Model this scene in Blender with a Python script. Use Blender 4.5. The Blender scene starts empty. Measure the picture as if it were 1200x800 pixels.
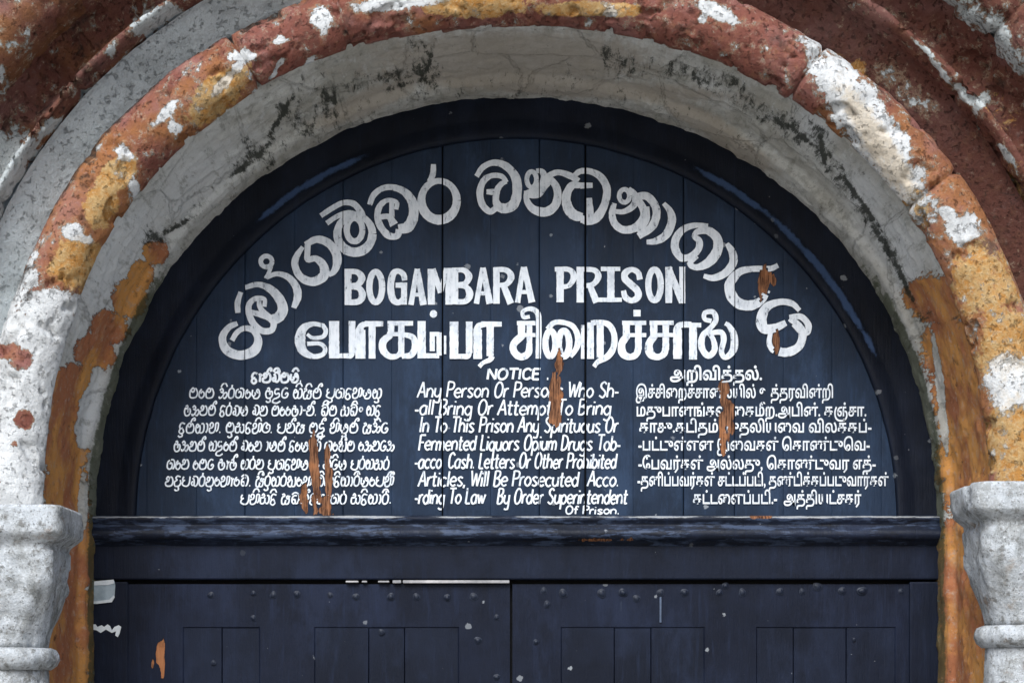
import bpy, bmesh, math, random
import numpy as np
from mathutils import Vector
random.seed(7)
rng = np.random.default_rng(5)
scene = bpy.context.scene
C = scene.collection
R = math.radians

# ---------------------------------------------------------------- camera
D0, F, CAMZ, HOR = 7.0, 2100.0, 1.6, 807.0      # camera distance, focal in photo pixels, eye height, horizon row
cam = bpy.data.cameras.new("camera")
cam.sensor_width = 36
cam.lens = 36 * F / 1200
cam.shift_y = (HOR - 400) / 1200
cam.clip_end = 2000
camo = bpy.data.objects.new("camera", cam)
camo.location = (0, -D0, CAMZ)
camo.rotation_euler = (R(90), 0, 0)
C.objects.link(camo)
scene.camera = camo

# ---------------------------------------------------------------- light
SUN_EL, SUN_AZ = R(43), R(192)                 # sun stands behind the camera, a little to its left
w = bpy.data.worlds.new("World"); scene.world = w; w.use_nodes = True
nt = w.node_tree
bg = nt.nodes["Background"]
sky = nt.nodes.new("ShaderNodeTexSky"); sky.sky_type = 'NISHITA'; sky.sun_disc = False
sky.sun_elevation = SUN_EL; sky.sun_rotation = SUN_AZ
sky.dust_density = 3.0; sky.air_density = 1.0; sky.ozone_density = 1.0
nt.links.new(sky.outputs[0], bg.inputs[0]); bg.inputs[1].default_value = 0.075
sl = bpy.data.lights.new("sun", 'SUN'); sl.energy = 2.0; sl.angle = R(30); sl.color = (.88, .945, 1)
so = bpy.data.objects.new("sun", sl); C.objects.link(so)
sd = Vector((math.sin(SUN_AZ) * math.cos(SUN_EL), math.cos(SUN_AZ) * math.cos(SUN_EL), math.sin(SUN_EL)))
so.rotation_euler = (-sd).to_track_quat('-Z', 'Y').to_euler()
scene.view_settings.view_transform = 'Standard'
scene.view_settings.look = 'None'
scene.view_settings.exposure = 0.9
scene.view_settings.gamma = 1

# ---------------------------------------------------------------- helpers
def p2w(px, py, y=0.0):
    d = (D0 + y) / F
    return ((px - 600) * d, y, CAMZ + (HOR - py) * d)
def proj(P):
    d = F / (D0 + P[..., 1])
    return 600 + P[..., 0] * d, HOR - (P[..., 2] - CAMZ) * d

_perm = rng.integers(0, 2**31, size=(64, 64, 64)).astype(np.float64) / 2**31
def vnoise(x, y, z):
    xi, yi, zi = np.floor(x).astype(int), np.floor(y).astype(int), np.floor(z).astype(int)
    fx, fy, fz = x - xi, y - yi, z - zi
    fx = fx*fx*(3-2*fx); fy = fy*fy*(3-2*fy); fz = fz*fz*(3-2*fz)
    g = lambda a, b, c: _perm[(xi+a) & 63, (yi+b) & 63, (zi+c) & 63]
    l = lambda a, b, t: a + (b-a)*t
    return l(l(l(g(0,0,0), g(1,0,0), fx), l(g(0,1,0), g(1,1,0), fx), fy),
             l(l(g(0,0,1), g(1,0,1), fx), l(g(0,1,1), g(1,1,1), fx), fy), fz)
def fbm(P, s, o=4, off=0.0):
    v, a, t = 0, .5, 0
    for k in range(o):
        v = v + a * vnoise(P[..., 0]*s + off + 7.3*k, P[..., 1]*s + off*1.7 + 3.1*k, P[..., 2]*s + off*.6 + 5.7*k)
        t += a; a *= .55; s *= 2.03
    return v / t          # about 0..1, centred on .5

def link(o, parent=None):
    C.objects.link(o)
    if parent is not None:
        o.parent = parent
    return o
def tag(o, label=None, cat=None, group=None, kind=None):
    for k, v in (('label', label), ('category', cat), ('group', group), ('kind', kind)):
        if v: o[k] = v
    return o
def empty(name, loc, label, cat, group=None):
    o = bpy.data.objects.new(name, None); o.location = loc
    o.empty_display_size = .2
    C.objects.link(o)
    return tag(o, label, cat, group)
def mesh_obj(name, verts, faces, mat, parent=None, smooth=True, attrs=None):
    me = bpy.data.meshes.new(name)
    me.from_pydata([tuple(v) for v in verts], [], [tuple(f) for f in faces])
    if smooth:
        me.polygons.foreach_set('use_smooth', [True] * len(me.polygons))
    for k, a in (attrs or {}).items():
        at = me.attributes.new(k, 'FLOAT', 'POINT')
        at.data.foreach_set('value', np.asarray(a, dtype=np.float32).ravel())
    me.materials.append(mat)
    me.update()
    o = bpy.data.objects.new(name, me)
    link(o, parent)
    if parent is not None:
        o.matrix_parent_inverse = parent.matrix_basis.inverted()
    return o
class MB:
    def __init__(s): s.v, s.f = [], []
    def add(s, vs, fs):
        b = len(s.v); s.v += [tuple(v) for v in vs]; s.f += [tuple(b+i for i in f) for f in fs]
    def build(s, name, mat, parent=None, smooth=False, bevel=0):
        o = mesh_obj(name, s.v, s.f, mat, parent, smooth)
        if bevel:
            m = o.modifiers.new("bevel", 'BEVEL'); m.width = bevel; m.segments = 2; m.limit_method = 'ANGLE'
        return o
    def box(s, x0, x1, y0, y1, z0, z1):
        v = [(x, y, z) for z in (z0, z1) for y in (y0, y1) for x in (x0, x1)]
        s.add(v, [(0,2,3,1), (4,5,7,6), (0,1,5,4), (2,6,7,3), (0,4,6,2), (1,3,7,5)])
    def pbox(s, px0, px1, py0, py1, y0, y1):
        """box whose front face (at depth y0) spans those photo pixels"""
        a = p2w(px0, py1, y0); b = p2w(px1, py0, y0)
        s.box(a[0], b[0], y0, y1, a[2], b[2])

# ---------------------------------------------------------------- node helpers
class NB:
    def __init__(s, name):
        s.m = bpy.data.materials.new(name); s.m.use_nodes = True
        s.t = s.m.node_tree; s.b = s.t.nodes["Principled BSDF"]
        s.co = s.t.nodes.new("ShaderNodeTexCoord").outputs["Object"]
    def L(s, a, b): s.t.links.new(a, b)
    def put(s, sock, v):
        if hasattr(v, 'links'): s.L(v, sock)
        elif isinstance(v, (tuple, list)): sock.default_value = (*v, 1) if len(v) == 3 and sock.type == 'RGBA' else v
        else: sock.default_value = v
    def map(s, scale=(1,1,1), loc=(0,0,0)):
        n = s.t.nodes.new("ShaderNodeMapping"); s.L(s.co, n.inputs[0])
        n.inputs[1].default_value = loc; n.inputs[3].default_value = scale
        return n.outputs[0]
    def noise(s, scale, det=8, rough=.6, loc=(0,0,0), st=(1,1,1), dist=0):
        n = s.t.nodes.new("ShaderNodeTexNoise"); s.L(s.map(st, loc), n.inputs["Vector"])
        n.inputs["Scale"].default_value = scale; n.inputs["Detail"].default_value = det
        n.inputs["Roughness"].default_value = rough; n.inputs["Distortion"].default_value = dist
        return n.outputs[0]
    def vor(s, scale, loc=(0,0,0), feat='F1', out="Distance", st=(1,1,1)):
        n = s.t.nodes.new("ShaderNodeTexVoronoi"); s.L(s.map(st, loc), n.inputs["Vector"])
        n.feature = feat; n.inputs["Scale"].default_value = scale
        return n.outputs[out]
    def attr(s, nm):
        n = s.t.nodes.new("ShaderNodeAttribute"); n.attribute_name = nm; return n.outputs["Fac"]
    def math(s, op, a, b=0.0, c=None):
        n = s.t.nodes.new("ShaderNodeMath"); n.operation = op
        s.put(n.inputs[0], a); s.put(n.inputs[1], b)
        if c is not None: s.put(n.inputs[2], c)
        return n.outputs[0]
    def step(s, v, lo, hi, a=0.0, b=1.0):
        n = s.t.nodes.new("ShaderNodeMapRange"); n.interpolation_type = 'SMOOTHSTEP'
        s.put(n.inputs[0], v); n.inputs[1].default_value = lo; n.inputs[2].default_value = hi
        n.inputs[3].default_value = a; n.inputs[4].default_value = b
        return n.outputs[0]
    def mix(s, f, a, b, mode='MIX'):
        n = s.t.nodes.new("ShaderNodeMix"); n.data_type = 'RGBA'; n.blend_type = mode
        s.put(n.inputs[0], f); s.put(n.inputs[6], a); s.put(n.inputs[7], b)
        return n.outputs[2]
    def bump(s, h, strength=.5, dist=.01):
        n = s.t.nodes.new("ShaderNodeBump"); n.inputs["Strength"].default_value = strength
        n.inputs["Distance"].default_value = dist; s.put(n.inputs["Height"], h)
        s.L(n.outputs[0], s.b.inputs["Normal"])
    def fin(s, col, rough=.8, spec=.3):
        s.put(s.b.inputs["Base Color"], col); s.put(s.b.inputs["Roughness"], rough)
        s.put(s.b.inputs["Specular IOR Level"], spec)
        return s.m

RED, ORANGE, OCHRE = (.225, .080, .058), (.335, .140, .056), (.52, .335, .145)
WHITE, PALEBLUE, MAROON = (.76, .77, .77), (.40, .45, .47), (.050, .028, .025)
def masonry(name, white=WHITE, brickbias=0.0, wamp=2.3, dark=0.0, pit=.55):
    """old brick and plaster under peeling paint; attributes W (paint left), O (ochre wash), D (grime and painted shade)"""
    n = NB(name)
    big = n.noise(3.6, 6, .58); mid = n.noise(22, 10, .72, (3.1, 1.2, 5.5)); fine = n.noise(85, 6, .75, (1, 7, 2))
    n2 = n.noise(15, 12, .74, (8, 3, 1)); n3 = n.noise(13, 12, .74, (2, 9, 4), dist=.6); n4 = n.noise(34, 10, .74, (4, 4, 9))
    pits = n.noise(48, 8, .7, (6, 6, 1))
    bc = n.mix(n.step(n.math('ADD', n.math('MULTIPLY_ADD', n.attr('H'), .28, big), brickbias), .45, .66), RED, ORANGE)
    bc = n.mix(n.step(n4, .44, .68, 0, .35), bc, (.25, .105, .09))
    bc = n.mix(n.step(mid, .50, .70, 0, .35), bc, (.42, .22, .11))
    bc = n.mix(n.step(mid, .30, .46, .35, 0), bc, (.085, .038, .03))
    bc = n.mix(n.step(n4, .54, .70, 0, .4), bc, (.47, .36, .32))
    bc = n.mix(n.step(n.noise(3.5, 8, .66, (2, 2, 7)), .48, .64, 0, .6), bc, (.34, .165, .15))
    bc = n.mix(n.step(n.noise(5, 10, .72, (9, 2, 7)), .54, .68, 0, .75), bc, (.085, .062, .05))
    bc = n.mix(n.step(fine, .58, .72, 0, .35), bc, (.46, .33, .24))
    if dark: bc = n.mix(dark, bc, (.040, .024, .020))
    om = n.step(n.math('MULTIPLY_ADD', n.math('SUBTRACT', n3, .5), 1.6, n.attr('O')), .44, .60)
    oc = n.mix(n.step(mid, .38, .6), (.47, .22, .055), OCHRE)
    oc = n.mix(n.step(fine, .50, .68, 0, .6), oc, (.66, .54, .34))
    oc = n.mix(n.step(n4, .33, .45, .4, 0), oc, (.24, .13, .06))
    c = n.mix(om, bc, oc)
    wa = n.math('ADD', n.math('MULTIPLY_ADD', n.math('SUBTRACT', n2, .5), wamp, n.attr('W')), n.math('MULTIPLY', n.math('SUBTRACT', n4, .5), 1.5))
    wm = n.step(wa, .455, .545)
    rim = n.step(wa, .26, .5)
    c = n.mix(n.math('MULTIPLY', rim, .5), c, (.54, .43, .29))
    wc = n.mix(n.step(n.noise(9, 9, .7, (5, 5, 0)), .42, .64), white, tuple(v*.72 for v in white))
    wc = n.mix(n.step(n4, .54, .70, 0, .3), wc, (.50, .48, .45))
    wc = n.mix(n.step(fine, .58, .74, 0, .22), wc, (.42, .38, .33))
    wc = n.mix(n.math('MULTIPLY', n.step(n.math('MULTIPLY_ADD', n.math('SUBTRACT', n4, .5), 1.4, n.attr('O')), .45, .95), .6), wc, (.64, .50, .32))
    c = n.mix(wm, c, wc)
    c = n.mix(n.step(pits, .64, .71, 0, pit), c, (.035, .028, .022))
    dm = n.step(n.math('MULTIPLY_ADD', n.math('SUBTRACT', n3, .5), 1.9, n.attr('D')), .40, .70)
    c = n.mix(n.math('MULTIPLY', dm, .88), c, (.024, .022, .019))
    h = n.math('MULTIPLY_ADD', wm, .7, n.math('MULTIPLY_ADD', mid, 1.2, n.math('MULTIPLY', fine, .7)))
    h = n.math('MULTIPLY_ADD', n.step(pits, .56, .67), -1.1, h)
    n.bump(h, .95, .010)
    return n.fin(c, n.step(wm, 0, 1, .9, .7), .22)

def plaster_mat():
    """lime-washed soffit: mould, cracks, and bare brick where W is low"""
    n = NB("limewashed_plaster")
    mid = n.noise(20, 9, .68, (3, 1, 5)); fine = n.noise(80, 6, .7); big = n.noise(4, 5, .6, (9, 1, 1))
    n2 = n.noise(34, 12, .78, (8, 3, 1), (1, .25, 1)); n3 = n.noise(34, 12, .80, (2, 9, 4), (1, .22, 1), dist=.3)
    bc = n.mix(n.step(big, .42, .6), (.42, .16, .075), (.66, .31, .09))
    bc = n.mix(n.step(mid, .52, .72, 0, .7), bc, (.46, .30, .19))
    bc = n.mix(n.step(mid, .30, .44, .7, 0), bc, MAROON)
    g = n.mix(n.step(big, .38, .62), (.66, .655, .61), (.47, .45, .39))
    g = n.mix(n.step(mid, .48, .70, 0, .8), g, (.30, .29, .25))
    sp = n.noise(24, 12, .76, (7, 1, 3), (1, .24, 1))
    g = n.mix(n.attr('L'), g, (.74, .75, .74))
    g = n.mix(n.step(sp, .51, .64, 0, .6), g, (.24, .235, .20))
    g = n.mix(n.step(sp, .36, .46, .6, 0), g, (.74, .75, .73))
    g = n.mix(n.step(fine, .55, .72, 0, .35), g, (.22, .22, .20))
    g = n.mix(n.step(n.math('MULTIPLY_ADD', n.math('SUBTRACT', n2, .5), 1.2, n.attr('T')), .35, .8, 0, .75), g, (.44, .385, .315))
    wa = n.math('MULTIPLY_ADD', n.math('SUBTRACT', n2, .5), 2.0, n.attr('W'))
    wm = n.step(wa, .48, .52)
    bc = n.mix(n.step(n.noise(40, 8, .75, (1, 1, 8)), .54, .66, 0, .6), bc, (.50, .40, .33))
    c = n.mix(wm, bc, g)
    edge = n.math('MULTIPLY', n.step(wa, .43, .48), n.step(wa, .48, .53, 1, 0))
    c = n.mix(n.math('MULTIPLY', edge, .7), c, (.03, .025, .02))
    dm = n.step(n.math('MULTIPLY_ADD', n.math('SUBTRACT', n3, .5), 4.2, n.attr('D')), .42, .92)
    c = n.mix(n.math('MULTIPLY', dm, .92), c, (.026, .030, .022))
    gm = n.step(n.math('MULTIPLY_ADD', n.math('SUBTRACT', n3, .5), 1.2, n.attr('G')), .42, .62)
    c = n.mix(n.math('MULTIPLY', gm, .8), c, (.07, .085, .04))
    # hairline cracks in the lime wash
    cr = n.vor(2.6, (4, 0, 2), 'DISTANCE_TO_EDGE')
    cr = n.math('ADD', cr, n.math('MULTIPLY', n.math('SUBTRACT', n3, .5), .16))
    ck = n.math('MULTIPLY', n.step(n.math('ABSOLUTE', cr), .006, .016, 1, 0), wm)
    c = n.mix(n.math('MULTIPLY', ck, n.step(n3, .5, .62, 0, .8)), c, (.02, .02, .018))
    h = n.math('MULTIPLY_ADD', wm, 1.2, n.math('MULTIPLY_ADD', mid, .9, n.math('MULTIPLY', fine, .5)))
    n.bump(n.math('MULTIPLY_ADD', ck, -.5, h), .8, .008)
    return n.fin(c, .85, .2)

def granite_mat():
    n = NB("weathered_granite")
    a = n.noise(60, 8, .75); b = n.noise(9, 8, .65, (4, 4, 4)); s = n.noise(130, 3, .6, (1, 2, 3)); k = n.noise(26, 8, .72, (6, 1, 2))
    c = n.mix(n.step(b, .38, .62), (.56, .59, .62), (.38, .39, .39))
    c = n.mix(n.step(a, .46, .62, 0, .6), c, (.72, .75, .78))
    c = n.mix(n.step(k, .53, .64, 0, .8), c, (.17, .165, .15))
    c = n.mix(n.step(s, .60, .67, 0, .7), c, (.07, .07, .068))
    c = n.mix(n.step(n.noise(44, 9, .8, (3, 8, 2)), .58, .66, 0, .6), c, (.06, .058, .052))
    c = n.mix(n.step(n.noise(14, 6, .6, (8, 8, 8)), .60, .72, 0, .5), c, (.35, .26, .18))
    dk = n.noise(10, 9, .75, (5, 2, 8), (1, 1, .35))
    c = n.mix(n.step(dk, .50, .66, 0, .8), c, (.16, .165, .155))
    c = n.mix(n.step(n.noise(7, 9, .75, (1, 9, 3)), .56, .66, 0, .55), c, (.30, .21, .15))
    n.bump(n.math('MULTIPLY_ADD', k, .9, n.math('ADD', a, n.math('MULTIPLY', s, .4))), .8, .01)
    return n.fin(c, .85, .25)

def paint_mat(name="navy_gate_paint", bare=False, tint=(.0170, .0310, .0600), rough=.5, spec=.14, scuff=False, bevel_sheen=False):
    n = NB(name)
    st = n.noise(7, 9, .65, (1, 1, 1), (6, 1, .55)); bl = n.noise(3.2, 7, .6, (3, 3, 3)); fi = n.noise(70, 5, .7)
    c = n.mix(n.step(bl, .35, .65), tint, tuple(v*.62 for v in tint))
    c = n.mix(n.step(st, .52, .72, 0, .6), c, tuple(v*1.7 for v in tint))
    fd = n.noise(2.4, 10, .72, (5, 2, 9), (1.6, 1, .8))
    c = n.mix(n.step(fd, .50, .66, 0, .55), c, tuple(v*1.9 for v in tint))
    c = n.mix(n.step(fd, .34, .46, .6, 0), c, tuple(v*.4 for v in tint))
    c = n.mix(n.step(fi, .60, .74, 0, .5), c, (.009, .010, .012))
    # worn scratches along the grain and flecks of white paint
    sc = n.noise(9, 7, .7, (7, 2, 2), (9, 2, .5))
    c = n.mix(n.step(sc, .70, .76, 0, .35), c, (.12, .15, .19))
    v = n.vor(15, (.3, .1, .7)); vc = n.vor(15, (.3, .1, .7), 'F1', "Color")
    sep = n.t.nodes.new("ShaderNodeSeparateColor"); n.L(vc, sep.inputs[0])
    siz = n.step(n.math('MULTIPLY_ADD', n.math('SUBTRACT', n.noise(3, 4, .6, (7, 7, 7)), .5), 1.6, sep.outputs[0]), .70, 1.10, 0.0, .20)
    fl = n.step(n.math('SUBTRACT', n.math('MULTIPLY_ADD', n.math('SUBTRACT', fi, .5), .34, v), siz), -.012, .012, 1, 0)
    c = n.mix(n.math('MULTIPLY', fl, n.math('MULTIPLY', sep.outputs[1], .75)), c, (.50, .53, .56))
    if scuff:
        sx = n.noise(5, 9, .72, (4, 1, 6), (1, 1, 7)); sy = n.noise(26, 9, .75, (2, 1, 6), (.35, 1, 2))
        sm_ = n.step(n.math('MULTIPLY_ADD', n.math('SUBTRACT', sy, .5), 1.3, sx), .52, .64)
        c = n.mix(n.math('MULTIPLY', sm_, .75), c, (.055, .078, .135))
        c = n.mix(n.step(sy, .36, .44, .8, 0), c, (.008, .008, .009))
        ew = n.step(n.math('MULTIPLY_ADD', n.math('SUBTRACT', sx, .5), 2.2, n.attr('E')), .62, .8)
        c = n.mix(n.math('MULTIPLY', ew, .85), c, (.36, .37, .38))
    if bevel_sheen:  # sky sheen of the bevel painted in as a paler navy
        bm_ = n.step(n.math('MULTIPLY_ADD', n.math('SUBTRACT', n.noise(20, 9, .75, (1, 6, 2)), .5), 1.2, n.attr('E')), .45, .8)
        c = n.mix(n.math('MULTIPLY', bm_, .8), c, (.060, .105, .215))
    ro = n.step(st, .35, .7, rough - .06, rough + .14)
    h = n.math('MULTIPLY_ADD', n.noise(16, 8, .7, (0, 0, 0), (8, 1, .5)), .8, n.math('MULTIPLY', fi, .35))
    if bare:
        b = n.attr('B'); g = n.noise(20, 8, .7, (2, 2, 2), (10, 1, .6))
        wc = n.mix(n.step(g, .42, .58), (.050, .020, .011), (.27, .125, .065))
        wc = n.mix(n.step(n.noise(7, 5, .6, (5, 5, 5)), .5, .66, 0, .7), wc, (.42, .17, .07))
        bm = n.step(n.math('MULTIPLY_ADD', n.math('SUBTRACT', g, .5), .25, b), -.01, .04)
        em = n.math('SUBTRACT', n.step(b, -.22, -.02), bm)
        c = n.mix(n.math('MULTIPLY', n.math('MAXIMUM', em, 0.0), .5), c, (.008, .008, .008))
        c = n.mix(bm, c, wc)
        h = n.math('MULTIPLY_ADD', bm, -.8, h)
        ro = n.math('MAXIMUM', ro, n.math('MULTIPLY', bm, .8))
    n.bump(h, .45, .006)
    return n.fin(c, ro, spec)

def letter_mat():
    n = NB("worn_white_lettering_paint")
    a = n.noise(30, 8, .7, (2, 0, 0), (2, 1, .7)); b = n.noise(110, 4, .7)
    fd = n.noise(8, 9, .72, (6, 1, 1))
    c = n.mix(n.step(a, .40, .66), (.80, .84, .89), (.63, .68, .74))
    c = n.mix(n.step(n.math('MULTIPLY_ADD', b, .4, n.math('MULTIPLY', a, .6)), .555, .65, 0, .9), c, (.05, .065, .10))
    c = n.mix(n.step(fd, .52, .66, 0, .45), c, (.33, .38, .45))
    n.bump(b, .3, .002)
    return n.fin(c, .7, .25)
def plain_noise(name, c1, c2, scale=30, rough=.8, bump=.4, dist=.005):
    n = NB(name); a = n.noise(scale, 8, .68); b = n.noise(scale*.18, 5, .6, (3, 3, 3))
    n.bump(a, bump, dist)
    return n.fin(n.mix(n.step(n.math('MULTIPLY_ADD', b, .6, n.math('MULTIPLY', a, .4)), .38, .62), c1, c2), rough, .25)

M_roll = masonry("peeling_brick_roll")
M_fascia = masonry("peeling_painted_fascia", (.66, .72, .74), -.16, 1.3, .55, .25)
M_outer = masonry("peeling_brick_outer", (.60, .64, .64), -.05, 2.6, .38)
M_wall = masonry("flaked_wall_paint", (.58, .64, .63), -.08, 2.4, .3)
M_plaster = plaster_mat()
M_granite = granite_mat()
M_navy = paint_mat("navy_gate_paint", False, (.0085, .0125, .026), .52, .14)
M_board = paint_mat("navy_board_paint", True)  # bounced light put into the tint; lighter than the doors' navy
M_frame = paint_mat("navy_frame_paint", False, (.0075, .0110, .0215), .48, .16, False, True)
M_transom = paint_mat("worn_transom_paint", True, (.010, .015, .031), .48, .2, True)
M_leaf = paint_mat("navy_door_paint", True, (.0085, .0125, .027), .50, .14)  # door navy tinted darker to stand in for the weaker light below
M_letter = letter_mat()
M_strip = plain_noise("worn_pale_edge", (.50, .48, .48), (.22, .22, .23), 30)
M_paper = plain_noise("torn_grey_paper", (.40, .47, .51), (.22, .27, .30), 25)
M_paperw = plain_noise("torn_white_paper", (.76, .79, .80), (.60, .64, .66), 40)
M_bolt = plain_noise("painted_iron_bolt", (.008, .012, .024), (.022, .033, .062), 60, .40, .5, .003)
M_ground = plain_noise("packed_gravel_ground", (.36, .35, .33), (.27, .26, .245), 14, .95, .7, .02)
M_dark = plain_noise("dark_backing_board", (.006, .006, .007), (.010, .010, .012), 20)

# ---------------------------------------------------------------- blobs
def blobs(P, lst):
    """soft field: 1 inside each (px, py, rx, ry, degrees) ellipse, falling through .5 at its rim"""
    x, y = proj(P)
    f = np.zeros(x.shape)
    for b in lst:
        cx, cy, rx, ry = b[:4]; a = R(b[4]) if len(b) > 4 else 0
        dx, dy = x - cx, y - cy
        u = (dx*math.cos(a) + dy*math.sin(a))/rx; v = (-dx*math.sin(a) + dy*math.cos(a))/ry
        f = np.maximum(f, np.clip(1.5 - np.sqrt(u*u + v*v), 0, 1.0))
    return f

# ---------------------------------------------------------------- the arch
CX, ZC = .017, 2.263
def stations(zl, zr, step):
    st = []
    nl = max(2, int((ZC - zl)/step)); nr = max(2, int((ZC - zr)/step)); na = int(math.pi*1.75/step)
    for i in range(nl): st.append((-1, zl + (ZC - zl)*i/nl))
    for i in range(na + 1): st.append((0, math.pi*(1 - i/na)))
    for i in range(1, nr + 1): st.append((1, ZC + (zr - ZC)*i/nr))
    return st
def sweep(profile, delta, zl=-.05, zr=-.05, step=.011):
    st = stations(zl, zr, step)
    r = np.array([p[0] for p in profile]); y = np.array([p[1] for p in profile])
    P = np.zeros((len(st), len(r), 3)); th = np.zeros(len(st))
    for i, (k, v) in enumerate(st):
        if k == 0:
            rr = r + delta*math.sin(2*v)**2
            P[i, :, 0] = CX + rr*math.cos(v); P[i, :, 2] = ZC + rr*math.sin(v); th[i] = v
        else:
            P[i, :, 0] = CX + k*r; P[i, :, 2] = v
            th[i] = math.pi + (ZC - v)/1.75 if k < 0 else -(ZC - v)/1.75
        P[i, :, 1] = y
    return P, th
def normals(P):
    a = np.gradient(P, axis=0); b = np.gradient(P, axis=1)
    n = np.cross(a, b); n /= np.linalg.norm(n, axis=2, keepdims=True) + 1e-9
    return n
def grid_faces(n, m):
    return [(i*m + j, i*m + j + 1, (i+1)*m + j + 1, (i+1)*m + j) for i in range(n-1) for j in range(m-1)]
def resample(pts, step=.010):
    out = [pts[0]]
    for a, b in zip(pts, pts[1:]):
        k = max(1, int(math.dist(a, b)/step))
        out += [(a[0] + (b[0]-a[0])*t/k, a[1] + (b[1]-a[1])*t/k) for t in range(1, k+1)]
    return out
def joints(th, degs, width=.010, r=1.8):
    f = np.zeros(len(th))
    for d in degs:
        f = np.maximum(f, np.exp(-((th - R(d))*r/width)**2))
    return f

def arc(cr, cy, rad, a0, a1, n):
    return [(cr + rad*math.cos(R(a0 + (a1-a0)*i/n)), cy + rad*math.sin(R(a0 + (a1-a0)*i/n))) for i in range(n+1)]
# capital tops (heights of the two columns differ a little)
def capz(py): return CAMZ + (HOR - py)/349.0
ZL, ZR = capz(592), capz(566)

arch = empty("stone_archway", (CX, -.7, 0), "round archway of peeling red, orange and white painted masonry around the dark gate", "archway")

# soffit with its rebate bead towards the gate
prof = resample([(1.690, -.735), (1.676, -.715), (1.673, -.66), (1.672, -.20), (1.668, -.185), (1.645, -.165), (1.640, -.12), (1.646, .06)], .010)
P, th = sweep(prof, np.interp([q[1] for q in prof], [-.735, -.2], [.045, .020]), step=.012)
N = normals(P)
yy = P[..., 1]
N2 = fbm(P, 6, 4, 3.0) - .5
P = P + N*(N2*.020 + (fbm(P, 28, 4, 9.0) - .5)*.013 - .006*np.clip((fbm(P, 11, 3, 22.0) - .58)/.05, 0, 1))[..., None]
x, y = proj(P)
brick = [(182,296,13,13),(166,322,13,16),(152,350,19,20),(128,384,20,20),(112,412,22,20),(88,448,26,20),(74,482,22,26),(76,530,24,36),(78,578,24,40),
         (78,650,34,60),(70,740,44,90),(1098,352,36,26,20),(1112,410,30,40),(1126,470,28,50),(1134,540,34,60),(1134,680,40,80),(1134,780,40,80)]
bl = blobs(P, brick)
W = .86 - .95*bl + .9*blobs(P, [(1104,470,4,60,-6),(1098,420,4,30,-10),(103,480,9,42,12), (96,590,5,30)])
Lw = np.clip(blobs(P, [(150,285,40,60,40),(60,330,60,60),(1045,285,26,46,-35),(1060,320,20,30),(1010,225,20,40,-38),(955,150,26,20,40),(230,215,70,34,-42),(130,330,30,60,35),(104,480,14,46,12)]), 0, 1)*.8
Lw = np.clip(Lw + .20*np.clip((y-120)/250, 0, 1), 0, 1)
Dm = .09 + .52*blobs(P, [(795,82,46,13,12),(735,78,22,14),(715,62,12,12),(850,100,34,18,25),(875,122,40,12,32),(470,88,40,10,-14),(500,85,16,18),
                         (490,60,10,22),(382,118,12,30,-20),(345,140,8,34,-50),(415,100,30,10,-25),(960,165,18,34,-35),(925,150,30,14,35),(985,215,7,36,-38),
                         (1022,262,8,46,-32),(1045,300,7,40,-28),(328,140,4,44,28),(200,268,4,22,60),(178,272,18,3,20),(372,120,3,30,10),(1000,225,4,60,-36),(1052,318,4,40,-28),(300,178,10,24,-45),(285,190,20,8,-45),(178,284,16,10),(1085,372,10,12)])
Dm += .50*blobs(P, [(330,135,3,40,32),(352,112,3,30,10),(316,168,3,20,40),(280,200,3,16,55),(215,262,26,2.5,-30),(182,278,20,2.5,22),(176,268,3,14,-40),
                    (392,112,2.5,26,-6),(505,62,3,24,14),(498,92,2.5,14,-30),(470,100,30,2.5,-16),(1006,232,3,46,-36),(1036,285,3,34,-30),(1062,335,3,34,-24),(985,196,3,26,-40),(1000,205,22,2.5,-10),
                    (940,160,18,3,40),(918,146,14,3,20),(965,180,3,22,-10)])
Dm += .18*np.clip((yy + .25)/.06, 0, 1) * (y < 260)
T_ = .9*blobs(P, [(600,70,190,40),(640,100,260,14,4),(860,170,60,16,32),(820,140,60,14,26),(430,120,80,16,-24)])
G = .12 + .55*np.clip((yy + .17)/.05, 0, 1)*np.clip((y - 240)/120, 0, 1)
mesh_obj("soffit", P.reshape(-1, 3), grid_faces(*P.shape[:2]), M_plaster, arch, True, dict(W=W, L=Lw, D=Dm, G=G, T=T_))

# inner roll
prof = arc(1.765, -.715, .112, 192, 360+8, 54)
prof = [(1.680, -.66)] + prof + [(1.878, -.58)]
P, th = sweep(prof, .045, .3, .3, .010)
N = normals(P)
j = np.maximum(.75*joints(th, [110.3, 122, 55.8, 36.6], .007), .15*joints(th, [141, 160.5, 88, 72, 17], .008))
seg = np.floor(np.interp(th, np.radians(sorted([17,36.6,55.8,72,88,110.3,122,141,160.5])), np.arange(9)))
hop = np.array([.010, -.006, .008, -.004, .006, -.008, .009, -.003, .006, 0.0])[np.clip(seg.astype(int), 0, 9)]
disp = (fbm(P, 4, 4, 1.0) - .5)*.026 + (fbm(P, 26, 4, 4.0) - .5)*.010 - (j[:, None]*(.55 + .9*fbm(P, 9, 2, 2.0)))*.030 + hop[:, None]*.3 - .016*np.clip((fbm(P, 15, 3, 12.0) - .60)/.05, 0, 1)
P0 = P.copy()
P = P + N*disp[..., None]
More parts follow.
